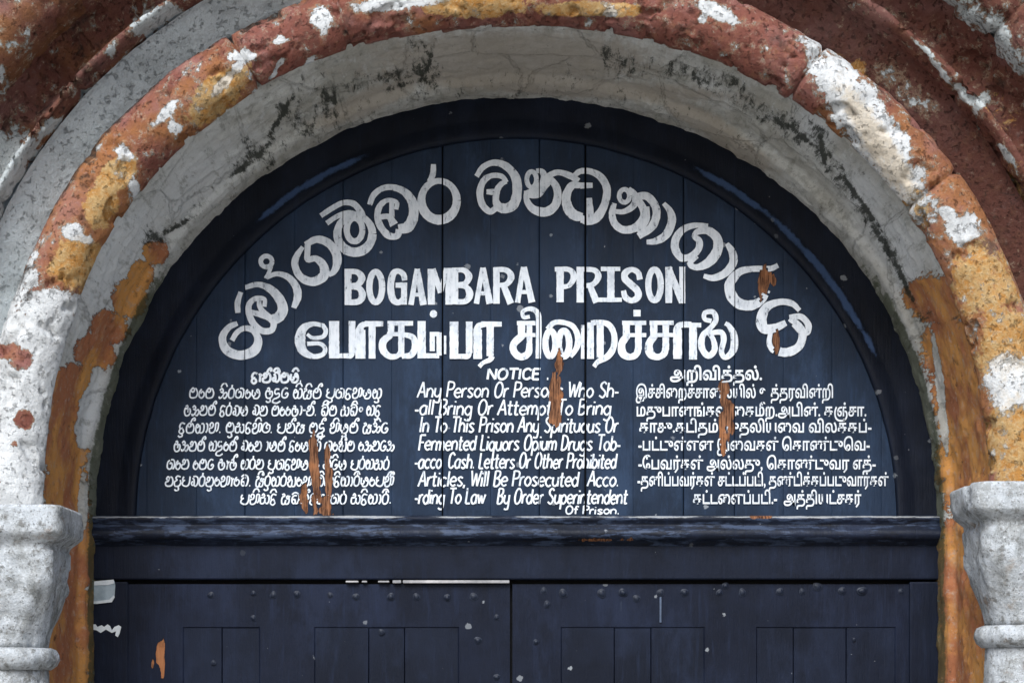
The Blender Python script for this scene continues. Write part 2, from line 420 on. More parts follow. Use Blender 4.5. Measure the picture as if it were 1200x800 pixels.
W = .20 + .82*blobs(P0, [(22,470,62,150),(52,400,42,70,20),(28,580,40,60),(92,275,20,13,20),(152,234,17,12),(158,222,6,10),(170,240,8,10,-40),(125,318,26,10,-40),(96,288,30,10,-50),(378,22,11,15),(470,2,55,9,-6),(330,45,5,4),
                         (330,48,11,3,-10),(326,83,13,3.5,-50),(364,74,9,4,-50),(278,78,8,6,-40),(262,98,18,5,-45),(196,130,14,5,-50),(146,180,14,6,30),
                         (205,150,8,6),(1016,146,108,27,58),(1056,214,18,16),(1186,446,26,30),(1128,268,14,18,30),(1112,250,10,7),(822,24,5,5),(716,17,8,5),(285,66,14,8),(842,14,24,8,20)])
W -= 1.2*blobs(P0, [(25,420,13,12),(8,412,12,10),(29,492,10,11),(16,520,5,4),(125,250,26,30,30),(92,312,30,24)])
O = .10 + .62*blobs(P0, [(1150,330,46,46,50),(1186,520,36,80),(1180,400,40,60),(1145,310,20,40)]) + .85*blobs(P0, [(92,308,34,30),(255,112,46,22,-45),(135,205,30,16,-40),(250,120,30,14,-45),(560,6,60,14),(1030,170,100,20,58),(690,12,60,10),(120,240,20,26)])
prf = np.linspace(0, 1, P.shape[1])[None, :]*np.ones((P.shape[0], 1))
xx, y0_ = proj(P0)
D = .05 + .62*np.clip((prf - .58)/.2, 0, 1)*(xx < 330)*np.clip((380 - y0_)/200, 0, 1) + .35*blobs(P0, [(410,30,30,14,-20),(30,345,26,40,30),(0,365,20,60),(400,45,8,14)]) + .55*j[:, None]  # grime, with shade painted along the roll's outer left side
mesh_obj("roll_moulding", P.reshape(-1, 3), grid_faces(*P.shape[:2]), M_roll, arch, True, dict(W=W, O=O, D=D, H=np.clip(blobs(P0, [(1150,380,90,170),(250,110,60,30,-45),(110,240,50,60)]), 0, 1) - .6*blobs(P0, [(840,40,140,60,30),(330,60,70,40,-30),(640,10,120,40)])))

# fascia between the rolls
prof = resample([(1.862, -.58), (1.885, -.61), (1.893, -.665), (2.000, -.750), (2.008, -.77)], .009)
P, th = sweep(prof, .045, step=.013)
P0 = P.copy(); N = normals(P)
P = P + N*((fbm(P, 5, 4, 5.0) - .5)*.016 + (fbm(P, 28, 3, 2.0) - .5)*.005)[..., None]
x, y = proj(P0)
left = np.clip((560 - x)/160, 0, 1)
W = .12 + .92*left + .40*blobs(P0, [(1060,105,40,14,45),(1095,240,10,30,-30),(880,20,40,10,30)]) - .5*(1-left)*0
D = .16*left + .30*(1-left)
O = .05 + .55*blobs(P0, [(1005,95,22,40,-35),(1050,150,20,40,-35),(1135,290,16,60,-20)])
mesh_obj("fascia", P.reshape(-1, 3), grid_faces(*P.shape[:2]), M_fascia, arch, True, dict(W=W, O=O, D=D))

# arris and hollow
prof = resample([(2.002, -.68), (2.010, -.835), (2.020, -.858), (2.034, -.866)] +
                [(2.034 + .175*t, -.866 + .150*math.sin(math.pi*t)**.7 - .0*t) for t in [i/14 for i in range(1, 15)]], .011)
P, th = sweep(prof, .05, step=.013)
P0 = P.copy(); N = normals(P)
j = joints(th, [150, 137, 118, 102, 80, 61, 42.5, 25], .009, 2.1)
P = P + N*((fbm(P, 5, 4, 6.0) - .5)*.026 - .020*np.clip((fbm(P, 16, 3, 18.0) - .58)/.05, 0, 1) + (fbm(P, 30, 4, 7.0) - .5)*.014 - j[:, None]*.022)[..., None]
W = .16 + .8*blobs(P0, [(105,108,13,2.4,-40),(140,73,7,2.4,-45),(175,47,6,2.4,-45),(60,150,18,5,-42),(36,180,20,10,-45),(178,24,26,13,-30),(200,16,12,10),(0,250,46,90),(10,190,30,30),(130,60,8,6,-50),
                         (1082,55,18,3,42),(1105,85,20,3,50),(1130,112,16,5,40),(1150,118,5,12,40),(1180,180,14,3,50),(890,8,20,8,30)])
D = .16 + .25*blobs(P0, [(110,50,40,40),(1010,60,50,40,45),(60,110,40,40)])  # shade of the recess darkened into the hollow's colour
O = .05 + .4*blobs(P0, [(1170,130,36,30),(1190,230,20,60)])
mesh_obj("hollow_moulding", P.reshape(-1, 3), grid_faces(*P.shape[:2]), M_outer, arch, True, dict(W=W, O=O, D=D))

# outer roll
prof = [(2.200, -.80)] + arc(2.305, -.885, .112, 190, 345, 30) + [(2.425, -.83)]
P, th = sweep(prof, .05, step=.014)
P0 = P.copy(); N = normals(P)
j = joints(th, [152, 131, 113, 95, 77, 58, 44, 28], .010, 2.3)
P = P + N*((fbm(P, 5, 4, 8.0) - .5)*.034 - .018*np.clip((fbm(P, 13, 3, 15.0) - .58)/.05, 0, 1) + (fbm(P, 30, 4, 1.5) - .5)*.014 - j[:, None]*.028)[..., None]
W = .22 + .45*blobs(P0, [(1165,60,50,30,45),(1195,100,20,40),(1135,15,20,20),(1120,0,30,14),(2,88,6,12),(2,120,10,12),(30,38,8,3),(12,52,6,4)])
O = np.full(W.shape, .12); Ho = .8*(proj(P0)[0] < 600)
D = .14 + .35*blobs(P0, [(0,0,30,16,-45)]) + .16*(proj(P0)[0] > 600)
mesh_obj("outer_roll_moulding", P.reshape(-1, 3), grid_faces(*P.shape[:2]), M_outer, arch, True, dict(W=W, O=O, D=D, H=Ho))

# ---------------------------------------------------------------- prison wall round the arch
XW, ZW, YW = 9.0, 7.0, -.835
P, th = sweep([(2.40, YW)], .05, step=.03)
inner = P[:, 0, :]
def outer_pt(p):
    d = np.array([p[0] - CX, p[2] - ZC])
    if p[2] <= ZC:
        return np.array([math.copysign(XW, d[0]), YW, p[2]])
    t = min(XW/abs(d[0]) if abs(d[0]) > 1e-6 else 1e9, (ZW - ZC)/max(d[1], 1e-6))
    return np.array([CX + d[0]*t, YW, ZC + d[1]*t])
outer = np.array([outer_pt(p) for p in inner])
nr = 70
ts = (np.linspace(0, 1, nr)**1.8)
G_ = inner[:, None, :]*(1 - ts)[None, :, None] + outer[:, None, :]*ts[None, :, None]
G_[..., 1] += (fbm(G_, 3, 4, 4.4) - .5)*.02*(ts[None, :] > 0)
# thickness: turn the outer rim back
back = outer.copy(); back[:, 1] = .5
G_ = np.concatenate([G_, back[:, None, :]], axis=1)
wl = empty("prison_wall", (0, -.4, 0), "flaking whitewashed prison wall beyond the outer moulding in the corners", "wall")
mesh_obj("wall_face", G_.reshape(-1, 3), grid_faces(*G_.shape[:2]), M_wall, wl, True,
         dict(W=np.full(G_.shape[:2], .62), O=np.full(G_.shape[:2], .1), D=np.full(G_.shape[:2], .22)))

# ---------------------------------------------------------------- columns
def ring(half, ch, k, z, cx, cy, n=64):
    out = []
    for i in range(n):
        a = 2*math.pi*(i + .5)/n
        c, s = abs(math.cos(a)), abs(math.sin(a))
        rs = min(half/max(c, s), (2*half - ch)/(c + s))
        r = rs*(1-k) + half*k
        out.append((cx + r*math.cos(a), cy + r*math.sin(a), z))
    return out
def lathe(name, rings, cx, cy, mat, parent, rough=.006, seed=0., caps=True, flat=None):
    # refine vertically, then roughen
    rr = []
    for a, b in zip(rings, rings[1:]):
        k = max(1, int(abs(a[3]-b[3])/.014))
        for t in range(k):
            f = t/k; rr.append([a[q] + (b[q]-a[q])*f for q in range(4)])
    rr.append(list(rings[-1]))
    V = np.array([ring(h, c, k, z, cx, cy, 96) for h, c, k, z in rr])
    cen = np.array([cx, cy, 0]); dirv = V - cen; dirv[..., 2] = 0
    dirv /= np.linalg.norm(dirv, axis=2, keepdims=True) + 1e-9
    if flat is not None: V[..., 1] = np.minimum(cy + (V[..., 1] - cy)*.95, flat)
    V = V + dirv*((fbm(V, 9, 4, seed) - .5)*rough*3 + (fbm(V, 45, 3, seed + 3) - .5)*rough*1.6 - rough*4*np.clip((fbm(V, 20, 3, seed + 6) - .60)/.06, 0, 1))[..., None]
    n, m = V.shape[:2]
    f = [(i*m + j, i*m + (j+1) % m, (i+1)*m + (j+1) % m, (i+1)*m + j) for i in range(n-1) for j in range(m)]
    v = V.reshape(-1, 3)
    if caps:
        f += [tuple(range(m))[::-1], tuple((n-1)*m + q for q in range(m))]
    o = mesh_obj(name, v, f, mat, parent, True)
    return o
def column(cx, dpy, label, seed):
    z = lambda py: capz(py + dpy)
    cy = -.80
    c = empty("stone_column", (cx, cy, 0), label, "column", "granite columns flanking the gate")
    lathe("capital", [(.10, .03, 0, z(592)), (.234, .03, 0, z(592)), (.240, .03, 0, z(595)), (.241, .032, 0, z(622)), (.238, .034, 0, z(625)), (.196, .036, 0, z(636)),
                      (.192, .036, 0, z(641)), (.199, .03, 0, z(644)), (.195, .035, 0, z(682)), (.184, .05, .1, z(698)), (.163, .06, .35, z(722)), (.146, .06, .8, z(744)), (.142, .05, 1, z(757)), (.10, .05, 1, z(757))],
          cx, cy, M_granite, c, .003, seed, True, -.70)
    lathe("necking_ring", [(.11, .03, 1, z(757)), (.150, .03, 1, z(757.5)), (.168, .03, 1, z(760)), (.178, .03, 1, z(766)), (.179, .03, 1, z(772)), (.170, .03, 1, z(779)), (.150, .03, 1, z(784)), (.11, .03, 1, z(784.3))],
          cx, cy, M_granite, c, .003, seed + 2)
    lathe("shaft", [(.140, .03, 1, z(784)), (.144, .03, 1, z(800)), (.158, .03, 1, .42)], cx, cy, M_granite, c, .004, seed + 4)
    lathe("column_base", [(.168, .03, 1, .42), (.20, .03, 1, .40), (.215, .03, 1, .36), (.20, .03, 1, .32), (.235, .05, .3, .29), (.26, .05, 0, .27), (.26, .05, 0, -.04)], cx, cy, M_granite, c, .004, seed + 6)
column(CX - 1.765, 0, "speckled grey granite column with moulded capital left of the gate", 1.0)
column(CX + 1.765, -27, "speckled grey granite column with moulded capital right of the gate", 21.0)

# ---------------------------------------------------------------- gate
gate = empty("wooden_gate", (CX, 0, 0), "dark navy timber gate with white painted prison notices under the arch", "gate")
RT = 1.487           # clear radius of the lunette
ZS = p2w(0, 606)[2]  # top of the transom ledge

# frame ring round the lunette (stays above the transom)
prof = [(1.483, .03), (1.484, -.014), (1.489, -.021), (1.498, -.0225), (1.512, -.021), (1.552, -.008), (1.560, -.0065), (1.72, -.006)]
prof = resample(prof, .012)
na = 260; z0a = math.asin((ZS - ZC + .004)/1.6)
V = []
for i in range(na + 1):
    a = math.pi - z0a - (math.pi - 2*z0a)*i/na
    V.append([(CX + r*math.cos(a), y, ZC + r*math.sin(a)) for r, y in prof])
V = np.array(V); Nn = normals(V)
V = V + Nn*((fbm(V, 12, 3, 6.6) - .5)*.006)[..., None]
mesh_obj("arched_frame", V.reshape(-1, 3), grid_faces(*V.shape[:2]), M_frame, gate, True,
         dict(E=blobs(V, [(975,335,14,95,-36),(930,275,14,60,-44),(860,225,10,60,-58),(385,205,60,10,-24),(330,235,40,9,-38),(1020,395,10,26,-25)])*np.clip(1 - np.abs(np.hypot(V[..., 0]-CX, V[..., 2]-ZC) - 1.535)/.035, 0, 1)))  # E places the painted sheen along the bevel

# boards of the lunette
JO = [(172,1.2),(230,1.0),(287,1.6),(345,.9),(402,1.5),(459,1.3),(518.5,3.2),(575,.9),(632,1.8),(686,4.0),(742,1.2),(801,2.2),(861,1.6),(918,1.3),(975,1.1),(1033,1.2)]
def bare_field(P, lst):
    x, y = proj(P)
    f = np.full(x.shape, -9.0)
    for cx, cy, rx, ry in lst:
        f = np.maximum(f, 1 - np.sqrt(((x-cx)/rx)**2 + ((y-cy)/ry)**2))
    Q = np.stack([P[..., 0], P[..., 1]*0, P[..., 2]*.3], axis=-1)
    Q2 = np.stack([P[..., 0], P[..., 1]*0, P[..., 2]], axis=-1)
    return f + (fbm(Q, 75, 4, 2.2) - .5)*2.4 + (fbm(Q2, 22, 3, 8.2) - .5)*.8
BARE = [(655,438,4,22),(652,460,7,24),(651,486,5,16),(848,462,7,14),(851,484,8,24),(848,512,5,18),(366,536,4,26),(370,560,5,30),(384,545,4,30),(387,566,3,20),
        (356,585,5,16),(383,594,6,12),(899,324,8,10),(893,340,5,11),(909,400,4,12)]
GW = lambda g: .00015 + max(0, g - 1.4)/950
bx = [130] + [j for j, _ in JO] + [1075]
gw = [0] + [g for _, g in JO] + [0]
verts, faces, Bv = [], [], []
for i in range(len(bx) - 1):
    x0 = p2w(bx[i], 0)[0] + GW(gw[i]); x1 = p2w(bx[i+1], 0)[0] - GW(gw[i+1])
    off = random.uniform(-.0006, .0006)
    nx = max(3, int((x1 - x0)/.007)); 
    xs = [x0, x0 + .0008] + list(np.linspace(x0 + .0022, x1 - .0022, nx)) + [x1 - .0008, x1]
    dp = lambda g: (.010, .0015) if g >= 1.5 else (.0012, .0003)
    ys = list(dp(gw[i])) + [0]*nx + list(dp(gw[i+1]))[::-1]
    zs = np.arange(ZS - .02, ZC + 1.54, .008)
    Xg, Zg = np.meshgrid(xs, zs, indexing='ij')
    Yg = np.repeat(np.array(ys)[:, None], len(zs), axis=1) + off
    Pg = np.stack([Xg, Yg, Zg], axis=-1)
    Pg[..., 1] += (fbm(np.stack([Xg*3, Yg*0 + i, Zg*.6], -1), 5, 3, 1.1) - .5)*.0025
    keep = ((Xg - CX)**2 + (Zg - ZC)**2) < 1.53**2
    idx = -np.ones(Xg.shape, dtype=int); b = len(verts)
    idx[keep] = np.arange(keep.sum()) + b
    verts += list(map(tuple, Pg[keep])); Bv += list(bare_field(Pg[keep], BARE))
    for a in range(len(xs) - 1):
        k4 = keep[a, :-1] & keep[a+1, :-1] & keep[a, 1:] & keep[a+1, 1:]
        for c in np.nonzero(k4)[0]:
            faces.append((idx[a, c], idx[a+1, c], idx[a+1, c+1], idx[a, c+1]))
lun = mesh_obj("lunette_panel", verts, faces, M_board, gate, True, dict(B=Bv))
mb = MB(); mb.box(-1.72, 1.74, .03, .07, 0, ZC + 1.75); mb.build("backing_board", M_dark, gate)

# transom ledge, lintel board, posts
def wavy(name, px0, px1, prof, mat, amp=.006, seed=0.):
    """horizontal moulding: profile of (y, py) swept along x with small dents"""
    xs = np.linspace(p2w(px0, 0)[0], p2w(px1, 0)[0], 520)
    V = np.array([[(x, y, p2w(0, py)[2]) for y, py in prof] for x in xs])
    d = fbm(V*np.array([.35, 1, 1]), 16, 4, seed) - .5
    V[..., 1] += d*amp*2
    V[..., 2] += (fbm(V*np.array([.5, 1, 1]), 9, 3, seed + 5) - .5)*amp*1.2
    return V
prof = [(.02, 604), (-.040, 605), (-.062, 607), (-.066, 609), (-.062, 612), (-.048, 615), (-.050, 617), (-.070, 622), (-.078, 627), (-.074, 631), (-.058, 634), (-.036, 636), (-.03, 640), (.02, 641)]
V = wavy("t", 96, 1106, resample([(a, b/400) for a, b in prof], .006) and prof, M_leaf, .005, 2.0)
# worn notches on the lower lip
x, y = proj(V)
TB = [(702,632,24,2.2),(736,631,22,1.6),(890,605,12,2)]
mesh_obj("transom", V.reshape(-1, 3), grid_faces(*V.shape[:2])[::1], M_transom, gate, True, dict(B=bare_field(V, TB), E=np.clip(1 - np.abs(y - 605.5)/2.6, 0, 1)))
mb = MB(); mb.pbox(98, 1104, 638, 678.5, -.030, .028); 
o = mb.build("lintel_board", M_navy, gate, False, .006)
mb = MB(); mb.pbox(92, 150, 681, 1300, -.020, .028); mb.build("gate_post", M_navy, gate, False, .006)
mb = MB(); mb.pbox(1066, 1110, 681, 1300, -.020, .028); mb.build("gate_post", M_navy, gate, False, .006)

# door leaves
def leaf(px0, px1, panels, yf, label, bolts):
    cxm = p2w((px0 + px1)/2, 0)[0]
    top, bot = 684.0, HOR + CAMZ*300 - 20
    xs = sorted({px0, px1, *[p for a, b, _ in panels for p in (a, b)]})
    prt = 734.0
    # a dense front for rails and stiles
    verts, faces, Bv = [], [], []
    def patch(pa, pb, qa, qb, y, dy=0):
        a = p2w(pa, qb, y); b = p2w(pb, qa, y)
        nx = max(2, int((b[0]-a[0])/.010)); nz = max(2, int((b[2]-a[2])/.010))
        if qa > 820: nz = 3
        X, Z = np.meshgrid(np.linspace(a[0], b[0], nx), np.linspace(a[2], b[2], nz), indexing='ij')
        P = np.stack([X, np.full(X.shape, y), Z], -1)
        P[..., 1] += (fbm(P, 5, 3, 3.3) - .5)*.004*(1 if y < 0.004 else .6)
        b0 = len(verts)
        verts.extend(map(tuple, P.reshape(-1, 3)))
        Bv.extend(bare_field(P, [(188,762,5,16),(191,780,3,14),(178,775,2,7)]).ravel())
        faces.extend([(b0 + i*nz + j, b0 + (i+1)*nz + j, b0 + (i+1)*nz + j+1, b0 + i*nz + j+1) for i in range(nx-1) for j in range(nz-1)])
    def quad(*c):
        b0 = len(verts); verts.extend(c); faces.append((b0, b0+1, b0+2, b0+3))
        Bv.extend(bare_field(np.array(c), [(0, 0, 1, 1)]))
    patch(px0, px1, top, prt, yf)
    cuts = [px0] + [q for a, b, _ in panels for q in (a, b)] + [px1]
    for a, b in zip(cuts[::2], cuts[1::2]):
        if b - a > 1: patch(a, b, prt, 820, yf); patch(a, b, 820, bot, yf)
    yb = yf + .006
    root_extra = []
    for a, b, js in panels:
        A = p2w(a, prt, yf); B = p2w(b, bot, yf); c = .006
        # chamfered edge of the panel recess
        A2 = (A[0] + c, yb, A[2] - c); B2 = (B[0] - c, yb, B[2])
        quad((A[0], yf, A[2]), (A2[0], yb, A2[2]), (A2[0], yb, B[2]), (A[0], yf, B[2]))
        quad((B[0], yf, A[2]), (B[0], yf, B[2]), (B2[0], yb, B[2]), (B2[0], yb, A2[2]))
        quad((A[0], yf, A[2]), (B[0], yf, A[2]), (B2[0], yb, A2[2]), (A2[0], yb, A2[2]))
    t0 = p2w(px0, top, yf); t1 = p2w(px1, top, yf); zb = p2w(0, bot, yf)[2]
    quad((t0[0], yf, t0[2]), (t0[0], .029, t0[2]), (t1[0], .029, t1[2]), (t1[0], yf, t1[2]))
    quad((t0[0], yf, t0[2]), (t0[0], yf, zb), (t0[0], .029, zb), (t0[0], .029, t0[2]))
    quad((t1[0], yf, t1[2]), (t1[0], .029, t1[2]), (t1[0], .029, zb), (t1[0], yf, zb))
    lf = mesh_obj("door_leaf", verts, faces, M_leaf, gate, False, dict(B=Bv))
    if label: lf['label'] = label
    for a, b, js in panels:
        mb = MB()
        cut = [a + .5] + js + [b - .5]
        A = p2w(a, prt - 1, yf); B = p2w(b, bot, yf)
        for q, (u, v) in enumerate(zip(cut, cut[1:])):
            xa = p2w(u, 0, yf)[0] + .0011; xb = p2w(v, 0, yf)[0] - .0011
            mb.box(xa, xb, yb - .002 + .0015*(q % 2), .0285, B[2], A[2])
        mb.build("door_panel", M_navy, lf, False, .003)
    for bxp, byp, s in bolts:
        p = p2w(bxp, byp, yf)
        b = bpy.data.objects.new("bolt", BOLT); C.objects.link(b)
        b.location = p; b.scale = (s*random.uniform(.72, .95), s*random.uniform(.25, .6), s*random.uniform(.72, .95)); b.rotation_euler = (0, random.uniform(0, 3), 0)
        b.parent = lf
    return lf
# a domed bolt head on a washer
prof = [(.0175, .002), (.0175, -.003), (.0150, -.0045), (.0118, -.0045), (.0112, -.007), (.0095, -.0105), (.0060, -.013), (.0, -.0138)]
bv, bf = [], []
for r, y in prof:
    for k in range(18):
        a = 2*math.pi*k/18; wv = 1 + .07*math.sin(3*a + r*90)
        bv.append((r*wv*math.cos(a), y, r*wv*math.sin(a)))
for i in range(len(prof) - 1):
    for k in range(18):
        bf.append((i*18 + k, i*18 + (k+1) % 18, (i+1)*18 + (k+1) % 18, (i+1)*18 + k))
BOLT = bpy.data.meshes.new("bolt"); BOLT.from_pydata(bv, [], bf)
BOLT.polygons.foreach_set('use_smooth', [True]*len(bf)); BOLT.materials.append(M_bolt)
left_leaf = leaf(150, 597.5, [(214, 305, [260]), (368, 538, [432, 474])], -.012, "left door leaf with a pale worn strip along its top edge",
     [(247,697,.9),(297,695,.8),(320,697,1),(348,696,1),(387,697,.9),(417,699,1),(458,699,1.1),(488,699,.95),(524,700,1.1),(555,699,1.1),(582,723,.8),(560,750,1.1),(582,793,.9),(447,740,.8),(297,724,.8),(250,776,.7)])
right_leaf = leaf(600.5, 1066, [(657, 826, [720, 763]), (886, 1050, [930, 992])], -.006, "right door leaf with crowded rows of bolts along its top rail",
     [(637,692,1),(641,708,1),(660,695,1.2),(705,695,1.2),(730,694,1.2),(746,701,1.1),(774,694,1.1),(802,694,1.1),(843,694,1),(850,686,.9),(870,694,1.1),(914,693,1.2),(940,693,1),(958,687,1.2),(987,692,1.2),(1010,692,1.3),(1056,693,.9),(628,752,.9),(1001,749,.5)])
mb = MB()
for a, b in ((405, 420), (424, 430), (443, 456), (460, 470), (472, 597)):
    mb.pbox(a, b, 680.0 if b < 465 else 679.4, 682.0 if b < 465 else 682.8, -.034, -.010)
mb.build("pale_edge_strip", M_strip, left_leaf, False, .002)
mb = MB(); mb.pbox(773, 775.2, 699, 729, -.0105, -.004); mb.build("paint_drip", plain_noise("blue_grey_drip", (.10, .13, .19), (.06, .08, .12)), right_leaf, False, .001)

# ---------------------------------------------------------------- lettering
def smooth(pts, n=5):
    """Catmull-Rom through points of (x, y, w)"""
    p = [np.array(q, float) for q in pts]
    if len(p) < 3: 
        return [p[0] + (p[1]-p[0])*t for t in np.linspace(0, 1, 2*n)]
    closed = np.allclose(p[0][:2], p[-1][:2])
    a = ([p[-2]] if closed else [2*p[0]-p[1]]) + p + ([p[1]] if closed else [2*p[-1]-p[-2]])
    out = []
    for i in range(1, len(a) - 2):
        for t in np.linspace(0, 1, n, endpoint=False):
            out.append(.5*((2*a[i]) + (-a[i-1]+a[i+1])*t + (2*a[i-1]-5*a[i]+4*a[i+1]-a[i+2])*t*t + (-a[i-1]+3*a[i]-3*a[i+1]+a[i+2])*t**3))
    out.append(p[-1])
    return out
class Letters:
    """flat strokes of paint a millimetre or two above the boards; pixel coordinates on the board plane"""
    def __init__(s, base=-.0035): s.bm = bmesh.new(); s.k = 0; s.base = base
    def stroke(s, pts, wob=0.0):
        pts = [np.array(q, float) for q in pts]
        d = [pts[0]]
        for a, b in zip(pts, pts[1:]):                 # keep quads short so worn spots stay ragged
            k = max(1, int(math.hypot(*(b-a)[:2])/3.0))
            d += [a + (b-a)*t/k for t in range(1, k+1)]
        pts = d
        n = len(pts); prev = None
        s.k += 1; lift = s.base - .00022*(s.k % 9)
        for i, q in enumerate(pts):
            a, b = pts[max(0, i-1)], pts[min(n-1, i+1)]
            t = (b-a)[:2]; t = t/(np.hypot(*t) + 1e-9); nrm = np.array([-t[1], t[0]])
            wv = q[2]/2*(1 + wob*(random.random()-.5))
            y = lift - .0004*i/max(1, n-1)
            row = [s.bm.verts.new(p2w(*(q[:2] + nrm*wv*u), 0)[:1] + (y,) + p2w(*(q[:2] + nrm*wv*u), 0)[2:]) for u in (1, .33, -.33, -1)]
            if prev:
                for u in range(3): s.bm.faces.new((prev[u], row[u], row[u+1], prev[u+1]))
            prev = row
    def done(s, name, parent, label=None, words=None):
        bm = s.bm
        if words:                                      # one part per painted word
            cut, la, lb = words
            o = None
            for side, lab in ((-1, la), (1, lb)):
                L2 = Letters(s.base); L2.bm.free(); L2.bm = bm.copy()
                cx_ = p2w(cut, 0)[0]
                bmesh.ops.delete(L2.bm, geom=[f for f in L2.bm.faces if (f.calc_center_median().x - cx_)*side < 0], context='FACES')
                o = L2.done(name, parent, lab)
            bm.free()
            return o
        for jx, g in JO:                               # paint does not bridge the joints of the boards
            if g < 1.5: continue
            g *= .62
            for e in (-g/2, g/2):
                bmesh.ops.bisect_plane(bm, geom=bm.verts[:]+bm.edges[:]+bm.faces[:], plane_co=(p2w(jx+e, 0)[0], 0, 0), plane_no=(1, 0, 0))
        kill = []
        cen = np.array([f.calc_center_median()[:] for f in bm.faces])
        if len(cen):
            B = bare_field(cen, BARE); x, _ = proj(cen)
            for f, b, xx in zip(bm.faces[:], B, x):
                if b > -.02 or any(g >= 1.5 and abs(xx - jx) < g*.31 for jx, g in JO): kill.append(f)
        bmesh.ops.delete(bm, geom=kill, context='FACES')
        bm.normal_update()
        me = bpy.data.meshes.new(name); bm.to_mesh(me); bm.free()
        for p in me.polygons:
            if p.normal.y > 0: p.flip()
        me.materials.append(M_letter)
        o = bpy.data.objects.new(name, me); link(o, parent)
        if label: o['label'] = label
        return o
def ell(cx, cy, rx, ry, w, a0=0, a1=360, wb=None):
    return [(cx + rx*math.cos(R(a)), cy + ry*math.sin(R(a)), w if wb is None else w + (wb - w)*(.5+.5*math.sin(R(a)))) for a in np.linspace(a0, a1, 28)]
def tr(L, o, sc, strokes, sm=True):
    for st in strokes:
        q = [(o[0] + p[0]/sc, o[1] + p[1]/sc, p[2]/sc) for p in st]
        L.stroke(smooth(q) if sm and 2 < len(q) < 27 else q, .10)

# --- arched Sinhala title
T = Letters()
tr(T, (240, 270), 5, [
 [(192,545,28),(140,570,36),(104,630,44),(128,700,50),(205,732,54),(285,708,60),(314,650,46),(290,592,38),(238,573,32),(190,598,30),(160,645,30)],
 [(195,484,30),(193,425,34),(212,362,28)], [(236,336,28),(312,318,32),(385,345,45),(440,405,55),(458,465,62),(432,510,62),(385,528,56)],
 [(350,448,26),(350,404,26),(300,400,30),(262,432,34),(260,485,38),(285,545,38),(335,588,38),(390,586,36),(404,546,36),(375,512,38),(320,492,34),(270,480,30)], [(318,400,26),(322,445,28),(345,480,34),(390,520,40)],
 ell(362,184,33,32,28), [(388,212,26),(376,250,24),(360,284,28)], [(362,276,28),(425,256,30),(490,276,38),(535,330,46),(545,390,46),(522,456,30)],
 [(575,98,24),(540,150,36),(528,200,42),(552,262,44),(600,296,48),(652,298,54),(700,262,56),(694,204,50),(650,166,38),(604,172,36),(602,130,34),(604,84,34)],
 [(590,86,34),(655,54,42),(722,74,48),(768,130,50),(776,190,50),(758,240,38),(726,264,24)]])
tr(T, (350, 180), 5, [
 [(130,366,30),(200,320,32),(262,290,32),(322,296,36),(362,340,38),(378,372,36)], [(165,410,30),(222,372,30),(290,348,30),(350,362,32)],
 ell(330,472,103,108,38,0,360,56), ell(328,448,46,68,36),
 [(416,302,30),(440,245,34),(490,207,34),(552,200,36),(622,228,45),(668,290,55),(672,370,60),(640,432,64),(585,444,56)],
 [(572,330,26),(574,288,26),(520,276,28),(476,310,36),(462,370,38),(482,432,40),(528,482,42),(578,484,36),(588,446,40)], [(470,376,30),(528,372,34),(560,420,52)], [(546,285,28),(546,372,34)],
 ell(823,276,104,114,36,0,360,58), [(790,64,30),(787,120,34),(768,168,34)]])
tr(T, (540, 170), 5, [
 [(92,186,30),(130,132,34),(195,105,36),(265,126,45),(320,190,52),(330,275,55),(312,345,60),(270,372,60),(228,366,54),(206,330,40),(212,270,38),(236,232,32),(268,216,26)],
 [(268,222,28),(240,186,30),(180,182,32),(132,215,38),(112,280,40),(126,350,40),(170,392,36),(206,372,36)], [(150,276,30),(200,278,38)],
 ell(415,204,28,46,28), [(440,152,26),(478,160,34),(488,200,40),(462,244,38),(415,272,32),(384,282,28)],
 [(384,270,28),(388,330,36),(428,380,48),(500,394,56),(556,350,50),(566,270,46),(532,212,42),(494,232,50),(452,292,40),(396,300,26)],
 [(500,190,36),(566,162,34),(640,182,38),(690,214,36)], [(700,238,34),(650,240,44),(618,300,50),(628,370,58),(664,412,60),(712,424,48)], [(772,238,30),(700,240,38)],
 [(660,186,30),(700,156,34),(762,158,36),(822,192,44),(856,262,46),(842,350,46),(802,420,56),(752,446,50),(706,434,46)], [(748,312,40),(752,390,50),(752,440,50)]])
tr(T, (690, 190), 5, [
 ell(208,200,30,38,28), [(150,243,28),(136,300,38),(150,360,42),(200,398,44),(268,388,48),(314,340,46),(322,285,46),(286,220,40)], [(146,290,28),(205,292,32),(262,256,40),(272,200,40),(232,158,28)],
 [(276,206,44),(338,202,46),(384,250,46),(396,312,48),(366,384,48),(290,436,38)], [(336,262,38),(334,340,42),(286,412,40)],
 [(438,243,24),(476,290,40),(486,350,48),(452,428,48),(392,464,40),(338,470,26)],
 [(698,376,28),(620,372,32),(552,396,40),(510,450,46),(506,510,48),(542,562,44),(600,552,40),(642,510,40),(646,462,38),(616,436,28),(640,408,36),(700,404,48),(752,450,56),(752,520,58),(702,588,56),(632,618,36),(592,596,34),(632,550,30)],
 [(808,478,26),(840,530,44),(845,590,48),(800,650,46),(730,680,38),(672,668,26)]])
